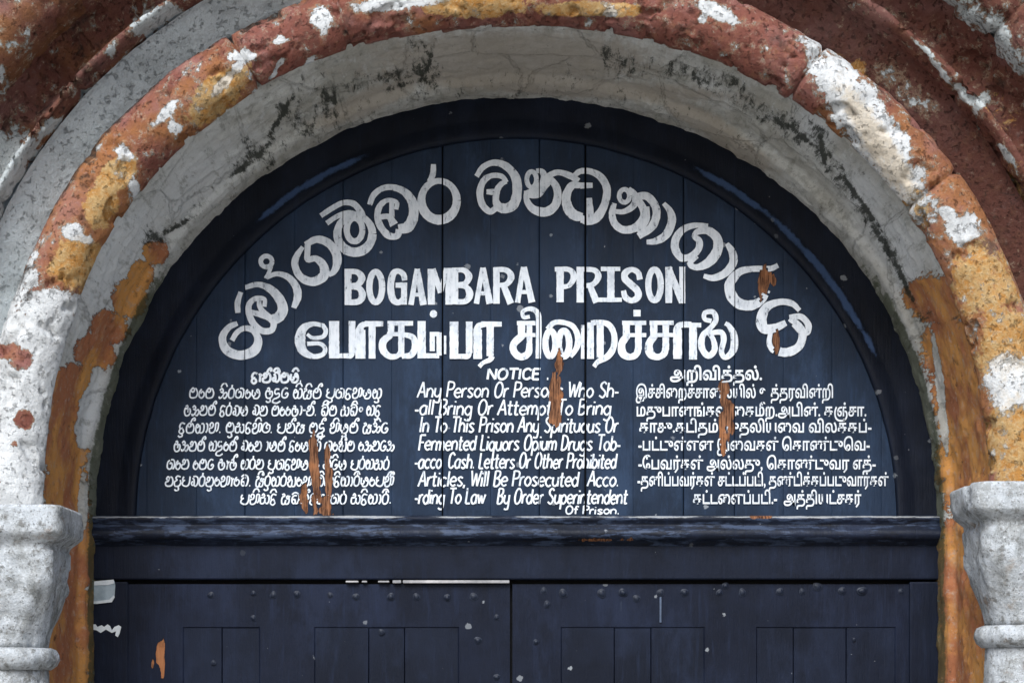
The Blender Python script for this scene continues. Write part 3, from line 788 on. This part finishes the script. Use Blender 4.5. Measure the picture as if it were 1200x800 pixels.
tr(T, (800, 270), 5, [
 [(558,206,30),(520,224,32),(480,226,34),(400,228,36),(330,246,44),(278,310,60),(284,380,64),(330,430,64),(400,440,58),(460,410,46),(498,350,34)],
 [(684,470,28),(640,430,36),(570,420,38),(492,450,50),(460,520,62),(476,576,58),(540,572,50),(604,542,34)],
 [(520,602,40),(514,660,46),(540,700,50),(610,715,52),(680,680,48),(702,610,46),(680,560,40),(626,516,34)], [(624,512,34),(690,506,36),(734,552,38),(728,600,34),(690,592,34),(650,548,34)]])
T.done("painted_title", lun, None, (549, "first word of the arched white Sinhala title", "second word of the arched white Sinhala title"))

# --- English title
T = Letters()
s6 = 1200/220
V_ = lambda x, y0, y1, w_: [(x, y0, w_), (x, y1, w_)]
tr(T, (390, 300), s6, [V_(98,83,314,44)], False)
tr(T, (390, 300), s6, [[(80,100,34),(155,104,36),(186,142,46),(160,184,36),(100,193,32)], [(100,198,32),(166,206,36),(190,250,46),(164,292,38),(80,298,34)],
 ell(275,200,41,97,40), [(460,158,34),(452,120,36),(418,98,34),(385,118,42),(370,200,44),(385,278,44),(420,298,36),(452,276,36)]])
tr(T, (390, 300), s6, [V_(456,186,312,38), [(402,188,34),(476,188,34)], [(500,314,34),(538,84,30)], [(540,84,34),(580,314,44)], [(515,248,26),(565,248,26)],
 V_(630,84,312,46), [(640,84,36),(690,236,36)], [(690,236,30),(726,80,30)], V_(742,78,312,44), V_(782,76,310,40)], False)
tr(T, (390, 300), s6, [[(782,92,32),(840,94,34),(870,132,44),(848,176,34),(790,187,30)], [(790,190,30),(850,198,34),(876,245,46),(850,290,36),(782,294,34)]])
tr(T, (390, 300), s6, [[(918,306,34),(958,76,30)], [(960,76,34),(1004,306,44)], [(930,240,26),(990,240,26)], V_(1046,74,306,42), [(1092,190,38),(1138,306,46)]], False)
tr(T, (390, 300), s6, [[(1030,88,32),(1108,92,34),(1140,132,44),(1112,180,34),(1050,190,30)]])
tr(T, (590, 300), s6, [[(90,300,34),(126,72,30)], [(132,72,34),(182,298,44)], [(105,232,26),(165,232,26)], V_(362,70,296,46), V_(490,70,298,46), [(552,190,38),(596,298,46)],
 [(622,84,28),(746,84,28)], V_(686,72,296,46), [(604,281,28),(756,281,28)], V_(1056,72,302,44), [(1052,74,40),(1142,298,44)], V_(1142,70,304,38)], False)
tr(T, (590, 300), s6, [[(328,86,30),(418,88,32),(450,132,42),(420,188,32),(366,200,30)], [(500,86,30),(580,92,34),(606,132,42),(575,180,34),(520,192,30)],
 [(872,152,36),(860,108,36),(820,88,34),(780,108,42),(776,145,44),(815,184,46),(856,224,46),(858,264,42),(820,286,36),(780,266,38),(766,222,32)], ell(965,186,40,98,40)])
T.done("painted_title", lun, None, (637, "bold white word BOGAMBARA", "bold white word PRISON"))

# --- Tamil title
T = Letters()
tr(T, (330, 360), 6, [[(300,132,32),(222,118,34),(152,152,58),(130,232,74),(152,308,60),(222,346,36),(290,332,34),(306,290,30),(268,256,28),(180,258,30)],
 [(290,126,30),(312,168,32),(290,208,30),(220,216,26),(180,190,22)]])
tr(T, (330, 360), 6, [V_(370,98,360,72), [(370,342,34),(482,342,34)], V_(496,98,322,46), V_(555,160,362,70), [(590,118,40),(715,118,36)], V_(637,120,362,48),
 [(745,114,34),(925,114,34)], V_(770,98,205,46), V_(842,112,350,44), [(742,190,30),(865,190,30)], V_(985,98,360,58), [(985,342,34),(1108,342,34)], V_(1108,178,340,36), [(1042,190,30),(1110,190,30)], V_(1060,180,310,36), V_(1150,200,330,16)], False)
tr(T, (330, 360), 6, [[(496,310,46),(488,342,36),(455,345,30)], [(548,170,60),(562,132,44),(600,116,36)], [(770,195,44),(716,240,52),(714,300,52),(758,345,42),(815,342,36),(842,300,30)],
 [(850,190,32),(924,214,44),(938,280,46),(912,335,44),(846,346,34)], ell(1068,48,13,14,26)])
tr(T, (390, 300), s6, [V_(775,420,658,56), [(775,642,32),(860,642,32)], V_(872,420,620,42), V_(926,470,658,54), [(950,436,36),(1080,436,32)], V_(1006,440,640,46)], False)
tr(T, (390, 300), s6, [[(872,600,42),(864,640,34),(830,645,28)], [(920,480,50),(934,448,40),(975,436,34)], [(1018,640,40),(1004,664,32),(962,682,26),(936,708,28)]])
def tam_sa(dx):
    tr(T, (590, 300), s6, [V_(785+dx,420,525,46), [(758+dx,428,28),(912+dx,428,28)], [(785+dx,506,26),(912+dx,506,26)], V_(862+dx,426,600,42)], False)
    tr(T, (590, 300), s6, [[(790+dx,510,46),(756+dx,562,48),(762+dx,622,52),(806+dx,646,40),(850+dx,626,42),(864+dx,570,40)]])
tr(T, (590, 300), s6, [V_(115,425,525,46), [(86,430,28),(205,430,28)], [(110,506,26),(205,506,26)], V_(166,430,590,36)], False)
tr(T, (590, 300), s6, [[(118,510,46),(66,562,46),(68,612,46),(110,645,46),(158,622,44),(166,560,38)], [(168,388,24),(130,392,26),(124,356,26),(172,338,30),(218,366,34),(226,450,36),(222,656,34)],
 ell(300,560,32,82,40), ell(386,560,34,82,42), [(282,470,34),(318,430,32),(370,424,32),(440,448,34),(474,510,38),(470,580,38),(428,645,28)],
 [(560,430,36),(612,424,32),(672,440,38),(706,500,38),(704,580,40),(668,640,42),(604,676,32),(578,708,28)]])
tr(T, (590, 300), s6, [V_(508,442,658,26), V_(556,425,658,42), V_(618,440,650,44)], False)
tam_sa(0); tam_sa(175); tr(T, (590, 300), s6, [[(830,366,44),(876,366,44)], V_(1112,470,658,56)], False)
tr(T, (590, 300), s6, [[(1108,480,52),(1120,448,42),(1160,436,34),(1200,436,30)]])
tr(T, (800, 270), 5, [[(-8,556,28),(108,556,28)], V_(60,545,757,46)], False)
tr(T, (800, 270), 5, [[(168,532,28),(128,520,26),(130,484,28),(178,480,30),(194,526,32),(164,570,30),(116,620,36),(112,690,38),(150,736,36),(186,700,36),(178,640,30),(150,600,26)],
 [(160,602,30),(224,598,32),(240,640,34),(226,710,32),(250,746,30),(296,700,42),(300,620,42),(272,562,30),(248,545,24)]])
T.done("painted_title", lun, None, (592, "first word of the bold white Tamil title", "second word of the bold white Tamil title"))

# --- small notices
LAT = {
'a':("7,9 4,10 1,7 1,3 3,0 6,1 7,4;7,10 7,0",8.6),'b':("1,16 1,0;1,7 4,10 7,7 7,3 4,0 1,3",8.3),'c':("7,8.5 4,10 1,7 1,3 4,0 7,1.5",8),'d':("7,16 7,0;7,7 4,10 1,7 1,3 4,0 7,3",8.6),
'e':("1,5 7,5.6 6.6,8.4 4,10 1,7 1,3 4,0 7,1.6",8.2),'f':("6,15 4,16 2.5,14 2.5,0;0,10 5,10",5.6),'g':("7,7 4,10 1,7 1,3 4,0 7,3;7,10 7,-4 4,-6 1,-4.5",8.6),'h':("1,16 1,0;1,7 4,10 7,7 7,0",8.6),
'i':("1.5,10 1.5,0;1.5,13.4 1.5,15",3.4),'l':("1.5,16.5 1.5,0",3.4),'m':("1,10 1,0;1,7 3.5,10 5.5,7 5.5,0;5.5,7 8,10 10.2,7 10.2,0",11.8),'n':("1,10 1,0;1,7 4,10 7,7 7,0",8.6),
'o':("4,10 1,7 1,3 4,0 7,3 7,7 4,10",8.3),'p':("1,10 1,-6;1,7 4,10 7,7 7,3 4,0 1,3",8.3),'q':("7,10 7,-6;7,7 4,10 1,7 1,3 4,0 7,3",8.6),'r':("1,10 1,0;1,6 2.8,9.5 5.4,10",6),
's':("6.6,8.6 4,10 1.4,8 4,5 6.6,2.4 4,0 1,1.5",8),'t':("2.5,15 2.5,2 4,0 5.5,1;0,10 5.6,10",6.4),'u':("1,10 1,3 4,0 7,3;7,10 7,0",8.6),'w':("0.5,10 3,0;3,0 5,9;5,9 7.4,0;7.4,0 10,10",10.8),
'y':("1,10 1,3 4,0.4 7,3;7,10 7,-4 5,-6 2,-5.4",8.6),
'A':("0,0 4.6,17;4.6,17 8.6,0;2,6 7.2,6",9.4),'B':("1,17 1,0;1,17 6,16.4 6.6,12 4,9.2 1,9;1,9 6,8 7.4,4 5,0.4 1,0",8.6),'C':("8,14 5,17 1.6,14 1,8 2,2 5,0 8,3",9),'D':("1,17 1,0;1,17 6,15 8,9 6,2 1,0",9.4),
'E':("7,17 1,17;1,17 1,0;1,0 7,0;1,9 6,9",8),'F':("7.4,17 1,17;1,17 1,0;1,9 6,9",7.6),'I':("1.5,17 1.5,0",3.6),'L':("1,17 1,0;1,0 6.6,0",7.2),'N':("1,0 1,17;1,17 8,0;8,0 8,17",9.4),
'O':("5,17 2,14 1,8 2,2 5,0 8,3 9,9 8,14 5,17",10.4),'P':("1,17 1,0;1,17 6.4,16 7.6,12.4 6,9 1,8",8.4),'S':("7.6,14.6 5,17 2,14.6 2.4,11 6,7.6 7.6,4 5,0 1,2.4",9),'T':("0,17 8.4,17;4.2,17 4.2,0",8.6),
'W':("0,17 3,0;3,0 5.6,14;5.6,14 8,0;8,0 11.4,17",11.6),'.':("1,0.6 2.2,0.6",3.4),',':("1.6,1.4 0.8,-2.2",3.2),'-':("0.5,5 4.5,5",5.4),' ':("",5.2)}
SIN = {
'm':("2,8 4,10 6,8 5,6 3,6.4 1.8,8 1,5 2,1 5,0 9,1 10,5 8,9 6.4,9.4",11.4),'g':("3.5,9 1,7 1,2 4,0 7,1.5 7,5 5,6.5 4,5;5,9.5 8,9.5 10,7 10,2 8.5,0",11.4),'r':("4,13.4 4,10;4,10 1,8 1,2 4,0 7,2 7,8 4,10",8.6),
'y':("1,8.6 1,3.6 3,2 5,4 4,6;3,2 4,0 8,0 10,3 9,7 7,9 6,7 8,5.4 10.4,6",11.6),'t':("2,9 4,10 5,8 3.5,6.5 2,7.5 1,4 3,0 7,0 9,3 8,6.4 6,6 6,3",10.4),'n':("3,6 1.5,7.5 3,9.6 5,8 4,5 1,4 1.5,1 5,0 9,1 10,5 8,9 6,9",11.2),
'd':("7,9 3,10 1,7 2,4.4 5,5;2,4.4 1,1 4,-1 6.4,1 5,4",8.4),'p':("2,9.4 1,7 2,5 4,6;2,5 1,2 4,0 8,0 10,3 10,9.6",11.2),'b':("7,8 4,8 2,6 2,2 4,0 6,1 5,4 2.5,4;1,9 4,11 8,10 10,6 9,1 7,0 6,1",11.2),
'h':("1,8 3,10 5,8 4,6 2,7;4,6 6,5 5,2 2,0 1,2;6,5 9,6 10,3 8,0 6,1",11),'l':("2,6 1,8 3,10 5,8 4,5 1,4 2,0 6,0 8,3 8,9 11,9 11,3 9,1",12.2),'v':("3,5 1.5,3 3,1 5,2 4,7 2,8;4,2 7,0 9.5,3 9,8 6,10 3,9.5",10.6),
'T':("7,9 4,10 1,7 1,2 4,0 7,1 8,4 6,5 5,3",9.2),'s':("1,9 3,10 4,8 2,7 1,4 2,0 5,0 6,4;5,0 9,0 10,4 8,8 6.5,6.5 8,5 10.4,8",11.6),'N':("2,6 1,8 3,10 4.5,8 3,5 1,3 3,0 6,0 6.5,5 5,7;6,0 10,0 11,4 10,9.4",12),
'L':("6,9 2,9 1,6 3,4 6,5 7,2 4,0 1,-1 0,-4 5,-5 9,-3",9),'A':("2,8 3.5,10 5,8 3.5,6 1,6 1,1 4,0 6,2 6,6;6,2 9,0 11,3 10,8 8,8",12),'E':("7,8 4,10 1,7 1,2 5,0 9,2 9,7 6,8 5,5 7,4",10),
'k':("1,7 2.5,9 4,7 2.5,5.5 1,7;1,7 1,3 3,0 5.5,1 6,5 5,8;5.5,1 8,0 10.5,2 10.5,7 9,9.5 7,9",11.6),'D':("8,9 4,10 2,8 4,6 1,4 2,0 7,0 9,3 8,6",10),'j':("2,9 1,6 3,4 6,6 8,9 10,6 9,2 5,0 2,1",11),
'x':("4,8 2,6 4,3.6 6,6 4,8",7),'a':("1,9.5 3,8 3.5,3 2,0",5),'e':("3,9 1,6 1,2 4,0 6.5,2 6.5,5 4,6.5 2.5,4.5",7.8),'q':("1,9 2.4,6 2.4,0;2.4,6 4.4,8",5),
'i':("-9,11 -7.4,14 -4,14.6 -1.6,11.4",0),'I':("-9,11 -7.4,14 -4,14.6 -1.6,11.4 -3.4,11 -3.4,13",0),'u':("-4,0 -3,-3.4 -6,-4.4 -8,-3",0),'U':("-4,0 -3,-4.4 -8,-5.4 -8,-2.4",0),'H':("-6,10 -4.4,13.4 -2,14.6 -1,12.4 -3,12",0),
'.':("1,0.6 2.4,0.6",3.6),' ':("",4.6),'-':("0.5,5 4.5,5",5)}
def line(L, table, text, x0, x1, base, unit, wid, slant=.12, sm=4):
    tot = sum(table[c][1] for c in text); sx = (x1 - x0)/tot; x = 0
    for c in text:
        d, adv = table[c]
        jy = random.uniform(-.35, .35)
        for st in d.split(';'):
            if not st: continue
            pts = [tuple(map(float, q.split(','))) for q in st.split()]
            q = [(x0 + (x + px)*sx + slant*py*unit, base - (py + jy)*unit, wid*random.uniform(.92, 1.08)) for px, py in pts]
            if len(q) > 2: q = smooth(q, sm)
            L.stroke(q)
        x += adv
T = Letters()
line(T, LAT, "NOTICE .", 570, 644, 444.4, .72, 2.7, .14); T.done("notice_heading", lun)
T = Letters()
for t, a, b, y in (("Any Person Or Persons Who Sh-", 489, 725, 465.5), ("-all Bring Or Attempt To Bring", 485, 716, 486), ("In To This Prison Any Spirituous Or", 491, 724, 506.5), ("Fermented Liquors Opium Drugs Tob-", 490, 727, 527.5),
                   ("-acco. Cash. Letters Or Other Prohibited", 485, 722, 548.5), ("Articles, Will Be Prosecuted  Acco.", 490, 725, 569.5), ("-rding To Law   By Order Superintendent", 485, 735, 590)):
    line(T, LAT, t, a, b, y, 1.06, 2.1, .14)
line(T, LAT, "Of Prison.", 662, 726, 602, .56, 1.8, .1)
T.done("notice_text", lun, "English notice in slanting white hand lettering on the middle boards")
T = Letters()
line(T, SIN, "dqnHvImyi.", 294, 354, 448, 1.12, 2.7, .10); T.done("notice_heading", lun)
T = Letters()
for t, a, b, y in (("mem hirgey tuLT kisimH pugdlyku", 221, 447, 466.5), ("thnmH drvY vn meeta-nH. bIm Abix kdu".replace('Y', 'y'), 215, 446, 486.8), ("dumHkol. muAdliE. pnHs muLuH liyumH shiT".replace('o', 'a'), 209, 455, 507),
                   ("thnmH kLemH ven aymH deyakH geNIm ehnTh", 203, 462, 528.2), ("gen emT tqtH krn pugdlyaT nITiy prkAr", 195, 456, 549.6), ("nDupvrnuelqeb. sIrukrNel biAdikariyepliH", 193, 461, 569.4), ("pliAdi SbnHdnagr Adikari.".replace('S', 's'), 281, 459, 590)):
    line(T, SIN, t, a, b, y, 1.16, 1.8, .13)
T.done("notice_text", lun, "Sinhala notice in white hand lettering on the left boards")

# Tamil notice, set from the outlines of the built-in font, thickened
def visual(t):
    """vowel signs that are written before their consonant go before it"""
    out = []
    for ch in t:
        if ch in 'ெேை' and out: out.insert(len(out) - 1, ch)
        elif ch in 'ொோ' and out:
            out.insert(len(out) - 1, 'ெ' if ch == 'ொ' else 'ே'); out.append('ா')
        else: out.append(ch)
    return ''.join(out)
def tamil(lines, name, label=None):
    verts, faces = [], []
    dg_objs = []
    for body, x0, x1, base, h, off in lines:
        cu = bpy.data.curves.new("line", 'FONT'); cu.body = visual(body); cu.resolution_u = 2; cu.size = 1; cu.offset = off; cu.fill_mode = 'FRONT'
        ob = bpy.data.objects.new("line", cu); C.objects.link(ob); dg_objs.append((ob, x0, x1, base, h))
    dg = bpy.context.evaluated_depsgraph_get()
    for ob, x0, x1, base, h in dg_objs:
        me = ob.evaluated_get(dg).to_mesh()
        V = np.array([v.co[:] for v in me.vertices]); mn, mx = V[:, 0].min(), V[:, 0].max()
        px = x0 + (V[:, 0] - mn)/(mx - mn)*(x1 - x0); py = base - V[:, 1]*h
        b = len(verts)
        X = [p2w(u, v, 0) for u, v in zip(px, py)]
        verts += [(p[0], -.0042, p[2]) for p in X]
        faces += [tuple(b + i for i in p.vertices) for p in me.polygons]
        ob.evaluated_get(dg).to_mesh_clear()
    for ob, *_ in dg_objs:
        cu = ob.data; bpy.data.objects.remove(ob); bpy.data.curves.remove(cu)
    V = np.array(verts)
    bm = bmesh.new(); bv = [bm.verts.new(v) for v in verts]
    for f in faces:
        try: bm.faces.new([bv[i] for i in f])
        except ValueError: pass
    T = Letters(); T.bm.free(); T.bm = bm
    return T.done(name, lun, label)
tamil([("அறிவித்தல்.", 785, 893, 445, 20, .028)], "notice_heading")
tamil([("இச்சிறைச்சாலையில் உத்தரவின்றி", 745, 976, 466, 19.5, .019), ("மதுபானங்கள் கைமீற.அபின். கஞ்சா.", 746, 1015, 487.5, 19.5, .019), ("காசு.கடிதம் முதலியவை விலக்கப்-", 749, 1021, 506.5, 19.5, .019),
       ("-பட்டுள்ளன இவைகள் கொண்டுவெ-", 748, 1019, 527.5, 19.5, .019), ("-பேவர்கள் அல்லது, கொண்டுவர எத்-", 748, 1026, 549.5, 19.5, .019), ("-தனிப்பவர்கள் சட்டப்படி, தண்டிக்கப்படுவார்கள்", 747, 1041, 569, 19.5, .019), ("கட்டளைப்படி.-  அத்தியட்சகர்", 812, 1009, 590, 19.5, .019)],
      "notice_text", "Tamil notice in white lettering on the right boards")

# ---------------------------------------------------------------- torn paper on the left gate post
def scrap(name, pts, y, mat, parent, th_=.0025):
    bm = bmesh.new()
    f = bm.faces.new([bm.verts.new(p2w(a, b, y)) for a, b in pts])
    r = bmesh.ops.extrude_face_region(bm, geom=[f])
    bmesh.ops.translate(bm, vec=(0, th_, 0), verts=[v for v in r['geom'] if isinstance(v, bmesh.types.BMVert)])
    bmesh.ops.recalc_face_normals(bm, faces=bm.faces)
    me = bpy.data.meshes.new(name); bm.to_mesh(me); bm.free(); me.materials.append(mat)
    o = bpy.data.objects.new(name, me); link(o, parent)
    if parent is not None: o.matrix_parent_inverse = parent.matrix_basis.inverted()
    return o
e = empty("paper_scrap", p2w(118, 692, -.022), "pale grey torn paper label on the left gate post, the upper scrap", "paper scrap")
scrap("paper_sheet", [(102,681),(134,680),(135,686),(134,700),(129,705),(112,706),(102,704)], -.0235, M_paper, e)
scrap("paper_border", [(102,679),(106,677),(107,681),(133,678.5),(134,683),(126,685),(104,685.5)], -.0262, M_paperw, e)
scrap("paper_border", [(102,703),(112,704),(128,702),(133,697),(134.5,699),(131,705),(114,707),(102,707)], -.0262, M_paperw, e)
o = scrap("paper_scrap", [(101,731),(112,731),(114,734),(119,732),(122,734),(126,731),(129,733),(131,738),(134,734),(139,732),(142,734),(140,742),(138,746),(135,744),(136,739),(131,741),(124,737),(118,741),(113,738),(108,737),(105,739),(104,747),(101,748)], -.0235, M_paperw, None)
tag(o, "ragged white strip of torn paper on the left gate post, the lower scrap", "paper scrap")

# ---------------------------------------------------------------- ground
n = 60
gx = np.linspace(-1, 1, n); gx = np.sign(gx)*np.abs(gx)**3*400
X, Y = np.meshgrid(gx, gx, indexing='ij')
P = np.stack([X, Y, np.zeros_like(X)], -1)
tag(mesh_obj("ground", P.reshape(-1, 3), [(i*n+j, (i+1)*n+j, (i+1)*n+j+1, i*n+j+1) for i in range(n-1) for j in range(n-1)], M_ground, None), None, None, None, 'structure')
